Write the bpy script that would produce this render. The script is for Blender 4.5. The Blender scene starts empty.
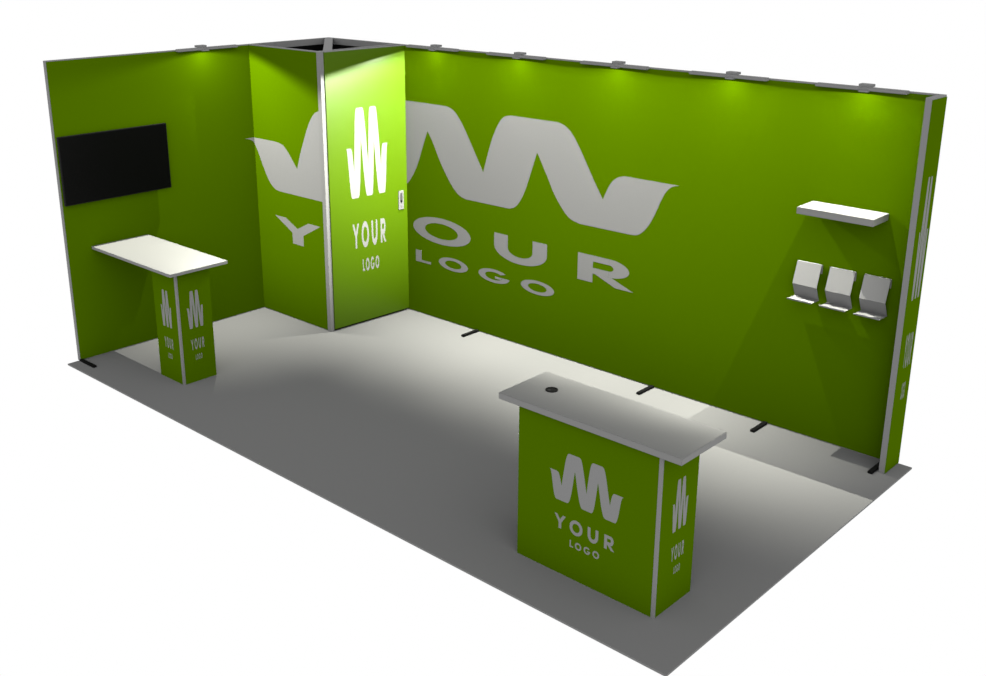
import bpy, bmesh, math
from mathutils import Vector, Matrix
from mathutils.geometry import tessellate_polygon

# ------------------------------------------------------------------ camera
scene = bpy.context.scene
COL = scene.collection
W_PX, H_PX = 986, 676
F_PX, CX, CY = 1088.731, 471.842, 286.809
cam_data = bpy.data.cameras.new('camera')
cam = bpy.data.objects.new('camera', cam_data)
COL.objects.link(cam)
right = Vector((0.730923103, 0.682459777, 0.000266334581))
up = Vector((-0.20885822, 0.22331825, 0.95210672))
fwd = Vector((-0.64971506, 0.69597242, -0.3057658))
cam.matrix_world = Matrix(((right.x, up.x, -fwd.x, 8.3083), (right.y, up.y, -fwd.y, -6.8711),
                           (right.z, up.z, -fwd.z, 3.4284), (0, 0, 0, 1)))
cam_data.sensor_fit = 'HORIZONTAL'
cam_data.sensor_width = 36.0
cam_data.lens = F_PX / W_PX * 36.0
cam_data.shift_x = (W_PX / 2 - CX) / W_PX
cam_data.shift_y = (CY - H_PX / 2) / W_PX
cam_data.clip_end = 100
scene.camera = cam

# ------------------------------------------------------------------ world, exposure
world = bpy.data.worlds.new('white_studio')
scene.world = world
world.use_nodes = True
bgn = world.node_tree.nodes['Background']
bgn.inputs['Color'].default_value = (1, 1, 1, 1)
# white surroundings, brighter on the open side of the stand: fill added for the lower walls and floor
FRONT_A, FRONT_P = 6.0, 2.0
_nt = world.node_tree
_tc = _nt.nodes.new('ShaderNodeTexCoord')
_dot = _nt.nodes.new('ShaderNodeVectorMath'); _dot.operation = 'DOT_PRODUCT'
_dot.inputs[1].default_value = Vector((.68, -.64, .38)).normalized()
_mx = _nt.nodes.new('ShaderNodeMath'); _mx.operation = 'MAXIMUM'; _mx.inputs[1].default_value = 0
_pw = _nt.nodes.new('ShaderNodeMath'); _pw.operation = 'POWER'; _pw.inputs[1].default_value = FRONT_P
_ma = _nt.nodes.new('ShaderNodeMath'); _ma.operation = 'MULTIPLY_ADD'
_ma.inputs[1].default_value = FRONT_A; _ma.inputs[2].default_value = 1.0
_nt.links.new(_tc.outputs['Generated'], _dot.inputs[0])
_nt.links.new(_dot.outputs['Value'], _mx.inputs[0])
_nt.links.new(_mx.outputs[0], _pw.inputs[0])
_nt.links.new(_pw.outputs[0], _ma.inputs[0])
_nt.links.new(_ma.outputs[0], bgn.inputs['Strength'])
scene.view_settings.view_transform = 'Standard'
scene.view_settings.look = 'None'
scene.view_settings.gamma = 1
scene.view_settings.exposure = 0
scene.view_settings.use_curve_mapping = False

LAMP_Z, LAMP_D = 2.462, 0.087        # lamp height, distance from the wall
LAMP_GAIN, R0, R1 = 10.5, 1.9, 3.05    # reach of the lamps
LAMP_TILT = math.radians(8)
LAMP_BLEND = 0.045

# ------------------------------------------------------------------ materials
def lin(c):
    return tuple(((v / 255) / 12.92 if v <= 10 else (((v / 255) + .055) / 1.055) ** 2.4) for v in c)

def mat(name, color, rough=.6, spec=.0, noise=0.03, scale=60, metallic=0, tint=None):
    m = bpy.data.materials.new(name)
    m.use_nodes = True
    nt = m.node_tree
    b = nt.nodes['Principled BSDF']
    b.inputs['Roughness'].default_value = rough
    b.inputs['Specular IOR Level'].default_value = spec
    b.inputs['Metallic'].default_value = metallic
    if tint:
        b.inputs['Specular Tint'].default_value = (*tint, 1)
    tc = nt.nodes.new('ShaderNodeTexCoord')
    n = nt.nodes.new('ShaderNodeTexNoise')
    n.inputs['Scale'].default_value = scale
    n.inputs['Detail'].default_value = 3
    mix = nt.nodes.new('ShaderNodeMix')
    mix.data_type = 'RGBA'
    mix.inputs[6].default_value = (*[c * (1 - noise) for c in color], 1)
    mix.inputs[7].default_value = (*[c * (1 + noise) for c in color], 1)
    nt.links.new(tc.outputs['Object'], n.inputs['Vector'])
    nt.links.new(n.outputs['Fac'], mix.inputs[0])
    nt.links.new(mix.outputs[2], b.inputs['Base Color'])
    return m

GREEN = (.0195, .0395, .0)
M = {
    'green': mat('green_fabric', GREEN, .55, 0),
    'door_green': mat('green_door_laminate', GREEN, .37, .14, .02),
    'print': mat('light_grey_print', (.073, .073, .073), .6, 0),
    'alu': mat('grey_aluminium_profile', (.066, .066, .066), .5, .05, .02, 200),
    'board': mat('pale_counter_laminate', (.066, .066, .065), .5, 0.05, .02, 30),
    'white': mat('off_white_laminate', (.072, .072, .070), .5, .05, .02, 30),
    'sheet': mat('grey_sheet_metal', (.069, .069, .069), .5, .05, .02, 120),
    'carpet': mat('grey_stand_flooring', (.061, .061, .061), .8, 0, .015, 25),
    'black': mat('black_fabric_and_gap_shade', (.0015, .0015, .0015), .8, 0),
    'blackmetal': mat('black_steel', (.002, .002, .002), .6, .02),
    'screen': mat('black_screen_glass', (.0008, .0008, .0008), .22, .06, 0),
    'bezel': mat('dark_plastic', (.003, .003, .003), .5, .03),
    'steel': mat('light_steel_plate', (.06,.06,.06), .4, .3),
    'dark': mat('dark_slot', (.02, .02, .02), .6, 0),
    'lens': mat('frosted_lens', (.07, .07, .07), .5, .02),
}

# ------------------------------------------------------------------ helpers
def box_bm(bm, x0, x1, y0, y1, z0, z1):
    v = [bm.verts.new((x, y, z)) for z in (z0, z1) for y in (y0, y1) for x in (x0, x1)]
    for f in ((0, 2, 3, 1), (4, 5, 7, 6), (0, 1, 5, 4), (1, 3, 7, 5), (3, 2, 6, 7), (2, 0, 4, 6)):
        bm.faces.new([v[i] for i in f])

def obj(name, bm, m, parent=None, bevel=0, smooth=False):
    if bevel:
        bmesh.ops.bevel(bm, geom=list(bm.edges), offset=bevel, segments=2, affect='EDGES', clamp_overlap=True)
    bmesh.ops.recalc_face_normals(bm, faces=bm.faces)
    me = bpy.data.meshes.new(name)
    bm.to_mesh(me); bm.free()
    if smooth:
        for p in me.polygons: p.use_smooth = True
    me.materials.append(M[m])
    o = bpy.data.objects.new(name, me)
    COL.objects.link(o)
    if parent: o.parent = parent
    return o

def box(name, b, m, parent=None, bevel=0):
    """b in world coordinates, converted to the parent's frame"""
    bm = bmesh.new()
    p = origin(parent)
    box_bm(bm, b[0] - p.x, b[1] - p.x, b[2] - p.y, b[3] - p.y, b[4] - p.z, b[5] - p.z)
    return obj(name, bm, m, parent, bevel)

def boxes(name, bs, m, parent=None):
    bm = bmesh.new()
    p = origin(parent)
    for b in bs:
        box_bm(bm, b[0] - p.x, b[1] - p.x, b[2] - p.y, b[3] - p.y, b[4] - p.z, b[5] - p.z)
    return obj(name, bm, m, parent)

def origin(o):
    v = Vector((0, 0, 0))
    while o:
        v += Vector(o.location); o = o.parent
    return v

def thing(name, label, cat, loc, group=None):
    o = bpy.data.objects.new(name, None)
    o.empty_display_size = .1
    COL.objects.link(o)
    o.location = loc
    o['label'] = label; o['category'] = cat
    if group: o['group'] = group
    return o

def structure(o, label=None, cat=None):
    o['kind'] = 'structure'
    if label: o['label'] = label
    if cat: o['category'] = cat
    return o

# ------------------------------------------------------------------ the printed logo
def crom(pts, n=5):
    out = []
    P = [pts[0]] + pts + [pts[-1]]
    for i in range(1, len(P) - 2):
        a, b, c, d = P[i - 1], P[i], P[i + 1], P[i + 2]
        for k in range(n):
            t = k / n
            out.append(tuple(.5 * (2 * b[j] + (c[j] - a[j]) * t + (2 * a[j] - 5 * b[j] + 4 * c[j] - d[j]) * t * t
                                   + (3 * b[j] - a[j] - 3 * c[j] + d[j]) * t ** 3) for j in (0, 1)))
    return out

WSEG = [
    [(-.105, 1.664), (.30, 1.664)],
    [(.30, 1.664), (.364, 1.659), (.43, 1.643), (.492, 1.597), (.552, 1.53), (.62, 1.452)],
    [(.62, 1.452), (.674, 1.596), (.734, 1.726), (.793, 1.845), (.849, 1.931), (.902, 1.982), (.97, 2.008), (1.05, 2.012)],
    [(1.05, 2.012), (1.56, 2.012)],
    [(1.56, 2.012), (1.606, 2.008), (1.676, 1.982), (1.746, 1.917), (1.815, 1.824), (1.895, 1.699), (1.987, 1.55), (2.028, 1.484)],
    [(2.028, 1.484), (2.054, 1.568), (2.109, 1.734), (2.152, 1.838), (2.195, 1.917), (2.238, 1.971), (2.281, 1.998), (2.34, 2.01)],
    [(2.34, 2.01), (2.82, 2.01)],
    [(2.82, 2.01), (2.86, 2.006), (2.921, 1.986), (2.986, 1.938), (3.063, 1.839), (3.151, 1.701), (3.238, 1.562), (3.315, 1.448)],
    [(3.315, 1.448), (3.342, 1.511), (3.388, 1.593), (3.445, 1.643), (3.513, 1.665)],
    [(3.513, 1.665), (4.011, 1.664)],
    [(4.011, 1.664), (3.948, 1.646), (3.896, 1.598), (3.854, 1.519), (3.814, 1.423), (3.763, 1.325), (3.709, 1.257), (3.653, 1.219), (3.59, 1.21)],
    [(3.59, 1.21), (3.09, 1.21)],
    [(3.09, 1.21), (3.0, 1.233), (2.923, 1.29), (2.822, 1.413), (2.753, 1.533), (2.66, 1.69), (2.63, 1.735)],
    [(2.63, 1.735), (2.574, 1.574), (2.524, 1.436), (2.474, 1.328), (2.411, 1.245), (2.346, 1.214), (2.30, 1.21)],
    [(2.30, 1.21), (1.82, 1.21)],
    [(1.82, 1.21), (1.743, 1.231), (1.672, 1.283), (1.601, 1.365), (1.506, 1.501), (1.41, 1.672), (1.346, 1.764)],
    [(1.346, 1.764), (1.286, 1.622), (1.208, 1.433), (1.129, 1.305), (1.076, 1.248), (1.0, 1.213), (.93, 1.207)],
    [(.93, 1.207), (.36, 1.207)],
    [(.36, 1.207), (.31, 1.211), (.26, 1.229), (.195, 1.283), (.123, 1.395), (.052, 1.531), (-.008, 1.622), (-.05, 1.650), (-.105, 1.664)],
]

def logo_polys():
    """faces of the graphic in the big wall's coordinates (x along the wall, z up)"""
    F = []
    w = []
    for s in WSEG:
        w += crom(s) if len(s) > 2 else [s[0]]
    F.append(w)
    def ring(x0, x1, z0, z1, tx, tz, a0=0, a1=360, n=48):
        cx, cz, rx, rz = (x0 + x1) / 2, (z0 + z1) / 2, (x1 - x0) / 2, (z1 - z0) / 2
        k = int(n * (a1 - a0) / 360)
        for i in range(k):
            a, b = (math.radians(a0 + (a1 - a0) * j / k) for j in (i, i + 1))
            F.append([(cx + rx * math.cos(a), cz + rz * math.sin(a)), (cx + rx * math.cos(b), cz + rz * math.sin(b)),
                      (cx + (rx - tx) * math.cos(b), cz + (rz - tz) * math.sin(b)),
                      (cx + (rx - tx) * math.cos(a), cz + (rz - tz) * math.sin(a))])
    # YOUR
    t, b = .971, .742
    F.append([(.256, t), (.418, t), (.580, .892), (.742, t), (.912, t), (.664, .842), (.662, b), (.506, b), (.502, .846)])
    ring(1.141, 1.879, .733, .980, .158, .052)
    F.append([(2.162, t), (2.320, t), (2.320, .860), (2.162, .860)])
    F.append([(2.600, t), (2.758, t), (2.758, .860), (2.600, .860)])
    ring(2.162, 2.758, .735, .985, .158, .060, 180, 360)
    F.append([(3.085, t), (3.240, t), (3.240, b), (3.085, b)])
    F.append([(3.240, t), (3.40, t), (3.40, .921), (3.240, .921)])
    F.append([(3.240, .868), (3.40, .868), (3.40, .819), (3.240, .819)])
    ring(3.205, 3.597, .819, t, .152, .050, -90, 90)
    F.append([(3.262, .8185), (3.432, .8185), (3.646, b), (3.468, b)])
    # LOGO
    t, b = .626, .512
    F.append([(1.170, t), (1.248, t), (1.248, .535), (1.372, .535), (1.372, b), (1.170, b)])
    ring(1.475, 1.845, .507, .630, .082, .026)
    ring(1.976, 2.343, .507, .630, .080, .026, 40, 360)
    F.append([(2.175, .5685), (2.262, .5685), (2.244, .548), (2.175, .548)])
    ring(2.475, 2.845, .507, .630, .082, .026)
    return F

POLYS = logo_polys()

def logo(parent, O, U, N, x0=None, width=None, z0=1.21, height=.8, clip=None, off=.0001):
    """lays the graphic onto a face: O a point of the face, U its rightward and N its outward direction"""
    bm = bmesh.new()
    for poly in POLYS:
        vs = [bm.verts.new((x, 0, z)) for x, z in poly]
        for tri in tessellate_polygon([[Vector((x, z, 0)) for x, z in poly]]):
            bm.faces.new([vs[i] for i in tri])
    if clip:
        for xc, sgn in ((clip[0], -1), (clip[1], 1)):
            bmesh.ops.bisect_plane(bm, geom=bm.verts[:] + bm.edges[:] + bm.faces[:], plane_co=(xc, 0, 0),
                                   plane_no=(sgn, 0, 0), clear_outer=True)
    bmesh.ops.remove_doubles(bm, verts=bm.verts[:], dist=1e-6)
    bmesh.ops.recalc_face_normals(bm, faces=bm.faces)
    r = bmesh.ops.extrude_face_region(bm, geom=bm.faces[:])
    for v in r['geom']:
        if isinstance(v, bmesh.types.BMVert): v.co.y = -.00015
    p = origin(parent)
    U, N, O = Vector(U), Vector(N), Vector(O)
    for v in bm.verts:
        x, y, z = v.co
        if width: u = x0 + (x + .105) / 4.116 * width
        else: u = x
        zz = z0 + (z - 1.21) / .8 * height
        v.co = O + U * u + Vector((0, 0, zz)) + N * (off - y) - p
    return obj('printed_logo', bm, 'print', parent)

# ------------------------------------------------------------------ floor
H = 2.508
f = box('floor', (-.018, 5.946, -2.950, .041, -.012, 0), 'carpet')
structure(f, 'plain grey rectangular floor the green stand is built on', 'floor')

# ------------------------------------------------------------------ walls
T = .040
# back wall
wb = boxes('wall_back', [(-T, 5.803, .004, .004 + T, 0, H)], 'alu')
structure(wb, 'long green back wall with the big grey logo', 'wall')
box('fabric', (1.03, 5.778, .0, .004, .008, 2.500), 'green', wb)
box('inner_lining', (.0, .955, .0, .0035, .008, 2.452), 'black', wb)
logo(wb, (0, 0, 0), (1, 0, 0), (0, -1, 0), clip=(1.03, 5))
foot_labels = ['black stabiliser foot under the back wall nearest the cabin door',
               'black stabiliser foot under the back wall, just behind the wide counter top',
               'black stabiliser foot under the back wall, right of the wide counter',
               'black stabiliser foot tucked beside the right end post']
for x, lab in zip((1.968, 3.872, 4.872, 5.775), foot_labels):
    y = -.245 if x > 5.7 else -.205
    o = box('stabilizer_foot', (x - .017, x + .017, y, -.001, 0, .018), 'blackmetal', None, .003)
    o['label'] = lab; o['category'] = 'support foot'; o['group'] = 'stabiliser feet of the walls'
# left wall
wl = boxes('wall_left', [(-T, -.004, -2.843, .004, 0, H)], 'alu')
structure(wl, 'green left wall carrying the black screen', 'wall')
box('fabric', (-.004, 0, -2.838, -.90, .008, 2.500), 'green', wl)
box('inner_lining', (-.0035, 0, -.88, .0, .008, 2.452), 'black', wl)
logo(wl, (0, -.925, 0), (0, 1, 0), (1, 0, 0), clip=(-.2, -.0005))
o = box('stabilizer_foot', (.001, .235, -2.852, -2.820, 0, .018), 'blackmetal', None, .003)
o['label'] = 'black stabiliser foot at the front end of the left wall'; o['category'] = 'support foot'; o['group'] = 'stabiliser feet of the walls'
# front panel of the corner cabin
wf = boxes('wall_front', [(0.0015, .9645, -.921, -.885, 0, H)], 'alu')
structure(wf, 'narrow green cabin wall facing the front, with the start of the big logo', 'wall')
box('fabric', (0.0015, .964, -.925, -.921, .008, 2.500), 'green', wf)
box('inner_lining', (.002, .96, -.885, -.882, .008, 2.45), 'black', wf)
logo(wf, (0, -.925, 0), (1, 0, 0), (0, -1, 0), clip=(.0025, .962))
# cabin corner post, top beams
tp = boxes('trim_1', [(.965, 1.012, -.932, -.894, 0, H)], 'alu')
structure(tp, 'light grey aluminium corner post beside the bright cabin door', 'post')
bm = bmesh.new()
a, c, w_ = Vector((.0, .012, 0)), Vector((.97, -.812, 0)), .038
d = (c - a).normalized(); n = Vector((-d.y, d.x, 0)) * w_
vs = [bm.verts.new(q + Vector((0, 0, z))) for z in (H - .03, H - .0005) for q in (a + n, c + n, c - n, a - n)]
for q in ((0, 1, 2, 3), (4, 5, 6, 7), (0, 1, 5, 4), (1, 2, 6, 5), (2, 3, 7, 6), (3, 0, 4, 7)):
    bm.faces.new([vs[i] for i in q])
tb = obj('trim_2', bm, 'alu')
structure(tb, 'grey diagonal beam across the open top of the corner cabin', 'beam')
td = boxes('trim_3', [(.925, .962, -.885, .0, 2.473, H - .0003)], 'alu')
structure(td, 'grey rail over the cabin door', 'rail')
# door
door = box('door_1', (1.030, 1.070, -.893, -.004, .020, 2.502), 'door_green', None, .001)
structure(door, 'bright green cabin door with a white logo and a lock plate', 'door')
logo(door, (1.070, 0, 0), (0, 1, 0), (1, 0, 0), x0=-.697, width=.470, z0=1.20)
box('door_gap_shade', (.985, 1.045, -.880, -.050, 0, .012), 'black', door)  # black strip standing in for the shade in the gap under the door
box('door_edge', (1.030, 1.068, -.893, -.004, 2.502, 2.5075), 'alu', door)
hd = box('door_handle', (1.070, 1.078, -.114, -.052, 1.008, 1.187), 'steel', door, .002)
box('handle_slot', (1.078, 1.0795, -.097, -.069, 1.078, 1.166), 'dark', hd)
box('latch_lever', (1.0795, 1.084, -.094, -.078, 1.080, 1.095), 'black', hd)
bm = bmesh.new()
bmesh.ops.create_cone(bm, cap_ends=True, segments=20, radius1=.009, radius2=.008, depth=.004,
                      matrix=Matrix.Translation((1.080, -.083, 1.045)) @ Matrix.Rotation(math.pi / 2, 4, 'Y'))
obj('lock_cylinder', bm, 'alu', hd)
ang = math.radians(-3.2)                     # the door stands very slightly inward
piv = Vector((1.070, -.004, 0))
door.location = piv - Matrix.Rotation(ang, 3, 'Z') @ piv
door.rotation_euler = (0, 0, ang)
# right end panel
wr = boxes('wall_right', [(5.808, 5.848, -.184, .044, 0, H)], 'alu')
structure(wr, 'narrow green end panel at the right end of the back wall', 'wall')
box('fabric', (5.848, 5.852, -.183, .044, .004, 2.496), 'green', wr)
box('inner_fabric', (5.804, 5.808, -.150, -.004, .008, 2.500), 'green', wr)
logo(wr, (5.852, 0, 0), (0, 1, 0), (1, 0, 0), x0=-.125, width=.142)

# ------------------------------------------------------------------ counters
def corner_counter():
    t = thing('display_counter', 'white-topped tall green pedestal counter standing by the left wall under the screen', 'counter', (.93, -2.38, 0))
    box('body', (.762, 1.104, -2.536, -2.230, 0, .944), 'green', t)
    boxes('corner_profile', [(1.084, 1.106, -2.538, -2.522, 0, .944)], 'alu', t)
    box('countertop', (.015, 1.177, -2.619, -2.117, .944, .9675), 'white', t)
    boxes('edge_band', [(.003, 1.189, -2.631, -2.619, .944, .968), (.003, 1.189, -2.117, -2.105, .944, .968),
                        (.003, .015, -2.619, -2.117, .944, .968), (1.177, 1.189, -2.619, -2.117, .944, .968)], 'alu', t)
    b = [o for o in t.children if o.name.startswith('body')][0]
    logo(t, (0, -2.536, 0), (1, 0, 0), (0, -1, 0), x0=.853, width=.150, z0=.455, height=.31)
    logo(t, (1.104, 0, 0), (0, 1, 0), (1, 0, 0), x0=-2.458, width=.150, z0=.455, height=.31)
    return t

def info_counter():
    t = thing('info_counter', 'wide green counter with grey slab top and round cable hole at the front right', 'counter', (5.16, -2.42, 0))
    box('body', (4.688, 5.640, -2.604, -2.250, 0, .952), 'green', t)
    box('corner_profile', (5.620, 5.642, -2.606, -2.596, 0, .952), 'alu', t)
    box('countertop', (4.563, 5.770, -2.640, -2.215, .952, .992), 'board', t, .003)
    logo(t, (0, -2.604, 0), (1, 0, 0), (0, -1, 0), x0=4.914, width=.500, z0=.461, height=.30)
    logo(t, (5.640, 0, 0), (0, 1, 0), (1, 0, 0), x0=-2.485, width=.150, z0=.455, height=.30)
    g = None
    bm = bmesh.new()
    n = 28; cx, cy = 4.763 - 5.16, -2.411 + 2.42
    rs = [(.036, .992), (.036, .9965), (.029, .9965), (.029, .9935)]
    rings = [[bm.verts.new((cx + r * math.cos(2 * math.pi * i / n), cy + r * math.sin(2 * math.pi * i / n), z)) for i in range(n)] for r, z in rs]
    for a_, b_ in zip(rings, rings[1:]):
        for i in range(n): bm.faces.new([a_[i], a_[(i + 1) % n], b_[(i + 1) % n], b_[i]])
    bm.faces.new(rings[-1])
    g = obj('cable_grommet', bm, 'blackmetal', t)
    box('cable_opening', (4.750, 4.762, -2.432, -2.418, .9935, .996), 'dark', g)
    return t
corner_counter()
info_counter()

# ------------------------------------------------------------------ screen
tv = thing('television', 'black flat screen mounted on the green left wall', 'television', (0, -2.36, 1.64))
box('casing', (.018, .043, -2.835, -1.855, 1.350, 1.912), 'bezel', tv, .002)
box('screen', (.043, .0445, -2.828, -1.862, 1.357, 1.905), 'screen', tv)
box('wall_bracket', (.001, .018, -2.52, -2.20, 1.50, 1.78), 'blackmetal', tv)

# ------------------------------------------------------------------ shelf and leaflet holders
sh = box('wall_shelf', (5.072, 5.598, -.236, 0, 1.676, 1.722), 'white', None, .001)
sh['label'] = 'thick white floating shelf on the green back wall above the leaflet holders'
sh['category'] = 'shelf'

def holder_mesh():
    prof = [(-.0025, 1.232), (-.0025, 1.296), (-.022, 1.298), (-.068, 1.145), (-.013, 1.043), (-.132, 1.046), (-.136, 1.056)]
    th, w = .0035, .178
    bm = bmesh.new()
    n = len(prof)
    offs = []
    for i in range(n):
        a_ = Vector(prof[max(i - 1, 0)]); b_ = Vector(prof[min(i + 1, n - 1)])
        p_ = Vector(prof[i])
        d1 = (p_ - a_).normalized() if i else (b_ - p_).normalized()
        d2 = (b_ - p_).normalized() if i < n - 1 else d1
        n1 = Vector((-d1.y, d1.x)); n2 = Vector((-d2.y, d2.x))
        m_ = (n1 + n2).normalized()
        k = th / 2 / max(.35, m_.dot(n1))
        offs.append((p_ + m_ * k, p_ - m_ * k))
    rows = []
    for x in (0, w):
        rows.append([[bm.verts.new((x, q.x, q.y)) for q in pr] for pr in offs])
    A, B = rows
    for i in range(n - 1):
        for s in (0, 1): bm.faces.new([A[i][s], A[i + 1][s], B[i + 1][s], B[i][s]])
        for R_ in rows: bm.faces.new([R_[i][0], R_[i + 1][0], R_[i + 1][1], R_[i][1]])
    for i in (0, n - 1): bm.faces.new([A[i][0], A[i][1], B[i][1], B[i][0]])
    return bm
h0 = obj('leaflet_holder', holder_mesh(), 'sheet')
labels = ['bent grey metal leaflet holder, leftmost of the three under the shelf',
          'bent grey metal leaflet holder, middle of the three under the shelf',
          'bent grey metal leaflet holder in shadow, rightmost of the three nearest the end panel']
for i, x in enumerate((5.008, 5.248, 5.490)):
    o = h0 if i == 0 else h0.copy()
    if i: COL.objects.link(o)
    o.location = (x + .003, 0, -.007)
    o['label'] = labels[i]; o['category'] = 'leaflet holder'; o['group'] = 'leaflet holders under the wall shelf'

# ------------------------------------------------------------------ lamps clamped to the wall tops
def lamp_light():
    L = bpy.data.lights.new('lamp_light', 'SPOT')
    L.color = (1, .995, .88)
    L.energy = 4 * math.pi * math.pi
    L.shadow_soft_size = 0
    L.spot_size = math.radians(178)
    L.spot_blend = LAMP_BLEND
    L.use_nodes = True
    nt = L.node_tree
    em = nt.nodes['Emission']
    fo = nt.nodes.new('ShaderNodeLightFalloff')
    fo.inputs['Strength'].default_value = 1
    # linear output over quadratic output = distance; shape the reach of the lamp with it
    dv = nt.nodes.new('ShaderNodeMath'); dv.operation = 'DIVIDE'
    nt.links.new(fo.outputs['Linear'], dv.inputs[0]); nt.links.new(fo.outputs['Quadratic'], dv.inputs[1])
    mr = nt.nodes.new('ShaderNodeMapRange'); mr.interpolation_type = 'SMOOTHSTEP'
    mr.inputs['From Min'].default_value = R0; mr.inputs['From Max'].default_value = R1
    mr.inputs['To Min'].default_value = LAMP_GAIN; mr.inputs['To Max'].default_value = 0
    nt.links.new(dv.outputs[0], mr.inputs['Value'])
    mu = nt.nodes.new('ShaderNodeMath'); mu.operation = 'MULTIPLY'
    nt.links.new(mr.outputs['Result'], mu.inputs[0]); nt.links.new(fo.outputs['Constant'], mu.inputs[1])
    nt.links.new(mu.outputs[0], em.inputs['Strength'])
    return L
LIGHT = lamp_light()
LIGHT_LEFT = LIGHT.copy(); LIGHT_LEFT.spot_blend = .22

def make_lamp():
    """bar lamp lying along x in front of a wall whose face is y = 0; origin at the wall top"""
    t = thing('lamp', '', 'lamp', (0, 0, 0))
    bm = bmesh.new(); box_bm(bm, -.287, .322, -.052, -.001, -.012, .010); obj('lamp_bar', bm, 'alu', t, .003)
    bm = bmesh.new(); box_bm(bm, .0, .085, -.030, .028, .010, .027)
    obj('clamp', bm, 'alu', t)
    bm = bmesh.new(); box_bm(bm, .02, .08, -.072, -.030, -.018, -.008); obj('lens', bm, 'lens', t)
    l = bpy.data.objects.new('lamp_light', LIGHT); COL.objects.link(l); l.parent = t
    l.location = (.045, -LAMP_D, LAMP_Z - H)
    l.rotation_euler = (LAMP_TILT, 0, 0)     # leans toward the wall
    return t
def dup(root):
    r = root.copy(); COL.objects.link(r)
    for ch in root.children:
        c_ = ch.copy(); COL.objects.link(c_); c_.parent = r
    return r
lamp0 = make_lamp()
spots = [
    (1.425, 0, 0, 'grey clamp-on bar lamp on the back wall top nearest the cabin door'),
    (2.390, 0, 0, 'grey clamp-on bar lamp on the back wall top, second one from the cabin'),
    (3.372, 0, 0, 'grey clamp-on bar lamp on the back wall top, middle one of the five'),
    (4.350, 0, 0, 'grey clamp-on bar lamp on the back wall top, second one from the right end'),
    (5.315, 0, 0, 'grey clamp-on bar lamp on the back wall top above the white shelf'),
    (0, -1.395, math.pi / 2, 'grey clamp-on bar lamp on top of the left wall'),
]
kids = None
for i, (x, y, rz, lab) in enumerate(spots):
    t = lamp0 if i == 0 else dup(lamp0)
    t.location = (x, y, H); t.rotation_euler = (0, 0, rz)
    if rz:
        for ch in t.children:
            if not ch.name.startswith('lamp_bar'): ch.location.x -= .075
            if ch.type == 'LIGHT': ch.data = LIGHT_LEFT; ch.rotation_euler = (math.radians(13), 0, 0)
    t['label'] = lab; t['category'] = 'lamp'; t['group'] = 'bar lamps clamped to the wall tops'
